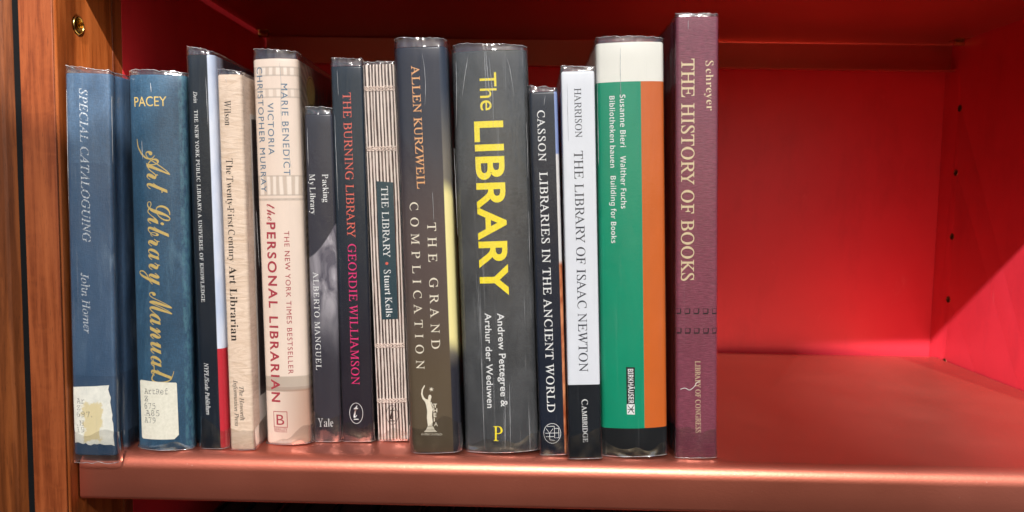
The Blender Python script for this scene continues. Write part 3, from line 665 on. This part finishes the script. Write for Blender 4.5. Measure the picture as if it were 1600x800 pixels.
    V2 = vs[nr * m_:]; F2 = [(a * m_ + j, a * m_ + j + 1, (a + 1) * m_ + j + 1, (a + 1) * m_ + j) for a in range(len(ext) - 1) for j in range(m_ - 1)]
    # the film is folded double at the head: a second, inner layer
    o_ = len(V2)
    inner = [];
    for a, zz in enumerate(ext):
        for j in range(m_):
            v = Vector(V2[a * m_ + j]); n2 = Vector((out[j] - fo[j]).to_tuple()).normalized(); v2 = v + Vector((n2.x, n2.y, 0)) * (.0011 + .0006 * noise.noise(Vector((v.x * 500, v.z * 300, 7 + sd))))
            if zz < .01: v2.z -= .0
            if zz == 1.0: v2 = v
            inner.append(tuple(v2))
    V2 = V2 + inner; F2 += [tuple(o_ + q for q in f) for f in F2[:]]
    mesh('jacket_fold', V2, F2, FOLD, sl, smooth=True)
    vz = [.0, .0012, .003, .005, .0075, .010, .0125]; vs3 = []; fh = .55 if i == 13 else 1 + .5 * math.sin(i * 2.3)
    for a, zz in enumerate(vz):
        for j, p in enumerate(fo):
            d = Vector((0, -1)) if j == m_ // 2 else (p - out[j]).normalized(); e_ = (1 - zz / .0125)
            q = p + d * (.00012 + e_ * (.0006 + .0008 * noise.noise(Vector((p.x * 170 + sd, p.y * 80, zz * 160)))))
            vs3.append((q.x, q.y, zz * (fh + .75 * noise.noise(Vector((p.x * 75, p.y * 30, sd)))) + (-.0045 if i == 1 else .0001)))
    mesh('jacket_fold', vs3, [(a * m_ + j, a * m_ + j + 1, (a + 1) * m_ + j + 1, (a + 1) * m_ + j) for a in range(len(vz) - 1) for j in range(m_ - 1)], FOOT, sl, smooth=True)
    s0 = 9
    tp = top[s0 - 3: m_ - s0 + 7]; tube('jacket_crease_glint', tp, [.00012 + .00034 * abs(noise.noise(Vector((p.x * 700 + sd, p.y * 300, 2)))) for p in tp], RIM, sl, 5)
    bt = [Vector(v) for v in vs[:m_]][s0 - 2: m_ - s0 + 4]; bt = [p + Vector((0, 0, .0003)) for p in bt]
    tube('jacket_crease_glint', bt, [.00010 + .0002 * abs(noise.noise(Vector((p.x * 600 + sd, p.y * 300, 4)))) for p in bt], RIM, sl, 5)
    return b
for i in BOOKS: build_book(i)
M_dimpage = plain('shade_toned_pages', (58, 42, 36), .8)  # page colour darkened to paint in the shade under the shelf
# the row on the shelf below: only the tops show under the front edge
x = -.244; cols = [(60, 30, 26), (30, 32, 40), (86, 40, 30), (40, 36, 34), (24, 30, 34), (70, 52, 44), (34, 26, 30), (52, 46, 50), (28, 34, 44), (60, 34, 30)]
for q in range(17):
    W = random.uniform(.018, .034); H = random.uniform(.222, .232)
    root = thing('book', 'dark book in the shade of the shelf below, barely visible under the copper lip', 'book', (x + W / 2, .105 + random.uniform(0, .02), -ZU + .0003), group='books on the shelf below')
    T = .15; prof = [(-W / 2, T)] + [(-W / 2, .004)] + [(-W / 2 + W * t / 8, .003 * (abs(2 * t / 8 - 1)) ** 2) for t in range(1, 8)] + [(W / 2, .004), (W / 2, T)]
    inn = [(a * (1 - .004 / W), max(b, .0) + (.002 if b < T else 0)) for a, b in prof]; m_ = len(prof)
    vs = [(a, b, z) for z in (0, H) for a, b in prof] + [(a, b, z) for z in (0, H) for a, b in inn]
    fs = [(j, j + 1, m_ + j + 1, m_ + j) for j in range(m_ - 1)] + [(2 * m_ + j, 2 * m_ + j + 1, 3 * m_ + j + 1, 3 * m_ + j) for j in range(m_ - 1)] + [(m_ + j, m_ + j + 1, 3 * m_ + j + 1, 3 * m_ + j) for j in range(m_ - 1)] + [(j, j + 1, 2 * m_ + j + 1, 2 * m_ + j) for j in range(m_ - 1)]
    auto(mesh('cover', vs, fs, plain('cover_below', cols[q % 10], .45), root), 50)
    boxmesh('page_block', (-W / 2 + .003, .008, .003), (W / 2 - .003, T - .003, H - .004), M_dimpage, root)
    x += W + random.uniform(.001, .004)

def wrap(b, V, F, name, mat, proud=.00009, label=None, cut=True):
    """lay flat outlines (u, v in metres) on the curved spine, slightly proud of it"""
    bm = bmesh.new(); bv = [bm.verts.new((u, 0, v)) for u, v in V]
    for f in F:
        try: bm.faces.new([bv[q] for q in f])
        except ValueError: pass
    if cut:
        us = [v[0] for v in V]; lo, hi = min(us), max(us); step = .0012 if b.sag > .002 else .0022
        n = int((hi - lo) / step)
        cutsu = [lo + step * q for q in range(1, n + 1)] + [s * (b.W / 2 - b.rad * f) for s in (-1, 1) for f in (1, .6, .3)]
        for cu in cutsu:
            if lo < cu < hi: bmesh.ops.bisect_plane(bm, geom=bm.verts[:] + bm.edges[:] + bm.faces[:], plane_co=(cu, 0, 0), plane_no=(1, 0, 0), dist=1e-7)
    for v in bm.verts: v.co.y = b.surf(v.co.x) - proud
    for f in bm.faces:
        if f.normal.y > 0: f.normal_flip()
        f.smooth = True
    bm.normal_update()
    me = bpy.data.meshes.new(name); bm.to_mesh(me); bm.free()
    if sum(p.normal.y for p in me.polygons) > 0: me.flip_normals()
    me.materials.append(mat); o = link(bpy.data.objects.new(name, me)); o.parent = b.root
    if label: o['label'] = label
    return o
def poly(b, name, polys, mat, proud=.00009, label=None):
    V, F = [], []
    for P in polys:
        s = len(V); V += [(p[0] / 1000, p[1] / 1000) for p in P]; F.append(tuple(range(s, len(V))))
    return wrap(b, V, F, name, mat, proud, label)
def stroke(pts, wd):                                    # quads along a polyline, mm
    out = []
    wds = wd if isinstance(wd, list) else [wd] * len(pts)
    L_, R_ = [], []
    for i, p in enumerate(pts):
        a = Vector(pts[max(0, i - 1)]); c_ = Vector(pts[min(len(pts) - 1, i + 1)]); d = (c_ - a).normalized(); n = Vector((-d.y, d.x)) * wds[i] / 2
        L_.append(Vector(p) + n); R_.append(Vector(p) - n)
    for i in range(len(pts) - 1): out.append([tuple(L_[i]), tuple(L_[i + 1]), tuple(R_[i + 1]), tuple(R_[i])])
    return out
def smoothline(P, n=6):
    out = []; P = [Vector(p) for p in P]
    for i in range(len(P) - 1):
        p0, p1, p2, p3 = P[max(0, i - 1)], P[i], P[i + 1], P[min(len(P) - 1, i + 2)]
        for q in range(n):
            t = q / n; out.append(tuple(.5 * ((2 * p1) + (p2 - p0) * t + (2 * p0 - 5 * p1 + 4 * p2 - p3) * t * t + (3 * p1 - p0 - 3 * p2 + p3) * t ** 3)))
    return out + [tuple(P[-1])]
def oval(cx, cy, rx, ry, wd, n=40, a0=0, a1=360):
    return stroke([(cx + rx * math.cos(math.radians(a0 + (a1 - a0) * q / n)), cy + ry * math.sin(math.radians(a0 + (a1 - a0) * q / n))) for q in range(n + 1)], wd)
def rect(x0, y0, x1, y1): return [(x0, y0), (x1, y0), (x1, y1), (x0, y1)]

# paper labels and title panels first, then the writing on top of them
k = N('label_paper_torn'); n = k.noise(sc=220, det=5, rough=.7); st = k.math('MULTIPLY', k.box(v0=9, v1=32, u0=-6.0, u1=4.6, soft=.0008, wob=k.math('MULTIPLY', k.math('SUBTRACT', k.noise(sc=170, det=5, rough=.7), .5), .016)), .8)
c = k.mix(k.map(n, .3, .7), lin(214, 214, 204), lin(238, 236, 224)); c = k.mix(st, c, lin(214, 196, 140)); M_lab1 = k.fin(c, .75)
k = N('label_paper'); n = k.noise(sc=500, det=5); M_lab2 = k.fin(k.mix(k.map(n, .3, .7), lin(222, 218, 200), lin(236, 232, 216)), .75)
def ragged(P, seedv, amp, n=14, corners=()):
    out = []
    for a in range(4):
        p, q = Vector(P[a]), Vector(P[(a + 1) % 4])
        for t in range(n):
            v = p.lerp(q, t / n); o = noise.noise(Vector((v.x * .9, v.y * .9, seedv + a))) * amp[a]; d = (q - p).normalized(); out.append((v.x - d.y * o, v.y + d.x * o))
    return out
L1 = MARKS['label1']; poly(books[1], 'call_number_label', [ragged(L1, 2, (.15, .9, 1.6, .2))], M_lab1, .00016, 'torn stained paper call number label')
L2 = MARKS['label2']
def cham(P, c):                                         # clipped corners
    out = []
    for a in range(4):
        p = Vector(P[a]); q = Vector(P[(a + 1) % 4]); r = Vector(P[a - 1]); cc = c[a]
        out += [tuple(p + (r - p).normalized() * cc), tuple(p + (q - p).normalized() * cc)]
    return out
poly(books[2], 'call_number_label', [cham(L2, (.8, .5, 2.6, .9))], M_lab2, .00016, 'white paper call number label')
M_teal = plain('title_panel', (30, 60, 70), .5, var=.1)
L8 = MARKS['label8']; poly(books[8], 'title_panel', [L8], M_teal, .00030)
bx = MARKS['box13']; poly(books[13], 'publisher_panel', [[bx[0], bx[1], (bx[2][0], bx[4][1]), bx[4]]], INK['black'], .00009)
poly(books[13], 'publisher_panel', [[bx[4], (bx[2][0], bx[4][1]), bx[2], bx[3]]], INK['white'], .00009)
cx, cy = (bx[3][0] + bx[2][0]) / 2, (bx[4][1] + bx[3][1]) / 2
poly(books[13], 'publisher_mark', stroke([(cx - 1.9, cy + 2.4), (cx, cy + .1), (cx - 1.9, cy - 2.4)], .45) + stroke([(cx + 1.9, cy + 2.4), (cx, cy + .1), (cx + 1.9, cy - 2.4)], .45) + stroke([(cx - 2, cy), (cx + 2, cy)], .4) + stroke([(cx + .9, cy - 1.3), (cx + .9, cy + 1.3)], .3), INK['black'], .00014)
HI = {(1, 'call_number'): .00022, (2, 'call_number'): .00022, (8, 'title_lettering'): .00036, (8, 'author_lettering'): .00036, (13, 'publisher_lettering'): .00014, (8, 'publisher_lettering'): .00025}
for bk, nm, s, face, A, Bp, cap, col, mode in TEXTS:
    A, Bp = Vector(A), Vector(Bp); d = Bp - A; L = d.length; d.normalize()
    if bk == 5 and mode == 'r' and 'author' in nm: A = A + Vector((.7, 0))
    n = Vector((-d.y, d.x))
    V, F = layout(s, face, L, cap)
    V = [tuple((A + d * v[0] + n * v[1]) / 1000) for v in V]
    wrap(books[bk], V, F, nm, INK[col], HI.get((bk, nm), .00009))
# flourishes, emblems and small marks
sw = smoothline(MARKS['swash2']); n_ = len(sw); poly(books[2], 'title_flourish', stroke(sw, [.25 + .75 * math.sin(math.pi * q / (n_ - 1)) for q in range(n_)]), INK['gold'])
sw = smoothline(MARKS['hook2']); n_ = len(sw); poly(books[2], 'title_flourish', stroke(sw, [.25 + .6 * math.sin(math.pi * q / (n_ - 1)) for q in range(n_)]), INK['gold'])
P = MARKS['logo5']; x0, y1, x1, y0 = P[0][0], P[0][1], P[2][0], P[2][1]
poly(books[5], 'publisher_emblem', stroke([(x0, y0), (x1, y0)], .4) + stroke([(x0, y1), (x1, y1)], .4) + stroke([(x0, y0 - .2), (x0, y1 + .2)], .4) + stroke([(x1, y0 - .2), (x1, y1 + .2)], .4) + stroke([(x0 + .2, y0 - 3.0), (x1 - .2, y0 - 3.0)], .25), INK['rose'], .00009)
for bk, key, inkc in ((7, 'ring7', 'white'), (8, 'ring8', 'brownblack')):
    c_, rx, ry = MARKS[key][0], MARKS[key][1][0] - MARKS[key][0][0], MARKS[key][2][1] - MARKS[key][0][1]
    poly(books[bk], 'publisher_emblem', oval(c_[0], c_[1], rx, ry, .28) + [rect(c_[0] - 1.6, c_[1] - 4.2, c_[0] + 1.4, c_[1] - 3.6)], INK[inkc], HI[(8, 'publisher_lettering')] if bk == 8 else .00009)
c_ = MARKS['dot8'][0]; poly(books[8], 'title_dot', [[(c_[0] + .95 * math.cos(a * .5236), c_[1] + .95 * math.sin(a * .5236)) for a in range(12)]], INK['coral'], .00036)
c_, rx, ry = MARKS['ring11'][0], MARKS['ring11'][1][0] - MARKS['ring11'][0][0], MARKS['ring11'][2][1] - MARKS['ring11'][0][1]
x, y = c_; q = []
for pts in ([(x - 3.6, y + 3), (x - 1.6, y + .2), (x + .6, y + 3)], [(x - 1.6, y + .2), (x - 1.6, y - 4)], [(x - 4.2, y + .2), (x + 4.4, y + .2)], [(x + 1.4, y + 4.4), (x + 1.4, y - 2.8), (x + 4, y - 2.8)], [(x + 4, y + 3), (x + 4, y - 2.8)],
            [(x + 1.4, y + 3), (x + 4, y + 3)], [(x - 4, y - 2), (x + 1, y - 2)], [(x - 1.6, y - 4), (x + 1.4, y - 4.4)], [(x - 3, y + 4.4), (x + 1.4, y + 4.4)]): q += stroke(pts, .32)
poly(books[11], 'publisher_emblem', oval(x, y, rx - .3, ry - .4, .3) + q, INK['white'])
# little draped figure reaching for a star
P = MARKS['logo9']; x0, yt, x1, yb = P[0][0], P[0][1], P[1][0], P[2][1]; s = (x1 - x0) / 12.5; X = lambda a: x0 + a * s; Y = lambda b_: yb + b_ * (yt - yb) / 27
fig = []
fig += [[(X(.8), Y(0)), (X(8.6), Y(0)), (X(7.4), Y(1.1)), (X(2.0), Y(1.1))], [(X(2.2), Y(1.3)), (X(7.2), Y(1.3)), (X(6.4), Y(3.2)), (X(3.2), Y(3.2))]]
body = [(3.4, 3.4), (5.9, 3.4), (6.2, 6), (5.9, 9), (6.3, 12), (6.0, 15), (5.3, 17), (5.6, 18.6), (6.1, 20), (5.7, 21.2), (4.7, 21.2), (4.2, 20), (4.0, 18.5), (2.7, 18.8), (1.6, 20), (1.0, 21.8), (1.3, 24), (2.6, 26.3), (2.2, 26.8), (.6, 24.4), (.1, 21.6), (.8, 19), (2.3, 17.2), (2.9, 15), (3.3, 12), (2.9, 8)]
fig += [[(X(a), Y(b_)) for a, b_ in body]]
fig += stroke([(X(5.6), Y(17)), (X(6.9), Y(14.6)), (X(6.2), Y(12))], .5)
sx, sy = P[4]
for a in range(6):
    an = math.radians(a * 60 + 12); fig.append([(sx + 1.7 * math.cos(an), sy + 1.7 * math.sin(an)), (sx + .35 * math.cos(an + 1.57), sy + .35 * math.sin(an + 1.57)), (sx - .35 * math.cos(an + 1.57), sy - .35 * math.sin(an + 1.57))])
poly(books[9], 'publisher_emblem', fig, INK['cream'])
# embossed chain lines and a scratch on the maroon book
for x, y in MARKS['sq14']:
    xx = min(x, books[14].W * 500 - 1.4); poly(books[14], 'embossed_square', stroke([(xx - 1.5, y - 1.5), (xx - 1.5, y + 1.5)], .28) + stroke([(xx - 1.6, y - 1.5), (xx + 1.5, y - 1.5)], .85) + stroke([(xx + 1.4, y - 1.2), (xx + 1.4, y + 1.5)], .7) + stroke([(xx - 1.4, y + 1.45), (xx + 1.2, y + 1.45)], .24), INK['emboss'])
poly(books[14], 'scratch', stroke(smoothline(MARKS['scr14']), .3), INK['white'], .0006)
# the gold seal on the side of the cream novel
b = books[5]; su, sv = MARKS['seal5'][0]
def side_disc(b, name, w0, v0, r, mat, off):
    vs = [(b.W / 2 + off, w0 + r * math.cos(a * math.pi / 18), v0 + r * math.sin(a * math.pi / 18)) for a in range(36)]
    return mesh(name, vs, [tuple(range(36))], mat, b.root)
side_disc(b, 'cover_seal', .0295, b.H - .0160, .0098, INK['seal'], .0001)
vs = []; fs = []
for a in range(36):
    for r in (.0083, .0087): vs.append((b.W / 2 + .00016, .0295 + r * math.cos(a * math.pi / 18), b.H - .016 + r * math.sin(a * math.pi / 18)))
for a in range(36): q = 2 * a; q2 = 2 * ((a + 1) % 36); fs.append((q, q + 1, q2 + 1, q2))
mesh('cover_seal', vs, fs, INK['brownblack'], b.root)
# whitish tubes painting sun glints along creases and scuffs of the film
for bk, pts in CREASE_GLINTS:
    b = books[bk]; sl = [o for o in b.root.children if o.name.startswith('plastic_jacket')][0]
    L_ = smoothline(pts, 8); L_ = [(u + .12 * noise.noise(Vector((u * .3, v * .25, bk))), v) for u, v in L_]
    P = [(u / 1000, b.surf(u / 1000) - .00055, v / 1000) for u, v in L_]; n_ = len(P)
    tube('jacket_crease_glint', P, [(.00004 + .00016 * math.sin(math.pi * q / (n_ - 1)) * (.5 + abs(noise.noise(Vector((q * .4, bk, 3)))))) for q in range(n_)], RIM, sl, 5)
# binding cords across the sewn signatures
b = books[8]; M_cord = plain('cord', (222, 200, 188), .7, var=.2, sc=900)
for _, v in MARKS['cords8']:
    for dv, ph in ((-.5, 0), (.6, 2.1), (1.5, 4.0)):
        pts = []
        for q in range(41):
            u = -b.W / 2 + .0003 + (b.W - .0006) * q / 40; pts.append((u, b.surf(u) - .00012, (v + dv + .3 * math.sin(q * 1.25 + ph) + .35 * noise.noise(Vector((q * .3, v, ph)))) / 1000))
        tube('binding_cord', pts, [.00036 + .00014 * math.sin(q * 2.2 + ph) for q in range(41)], M_cord, b.root, 6)
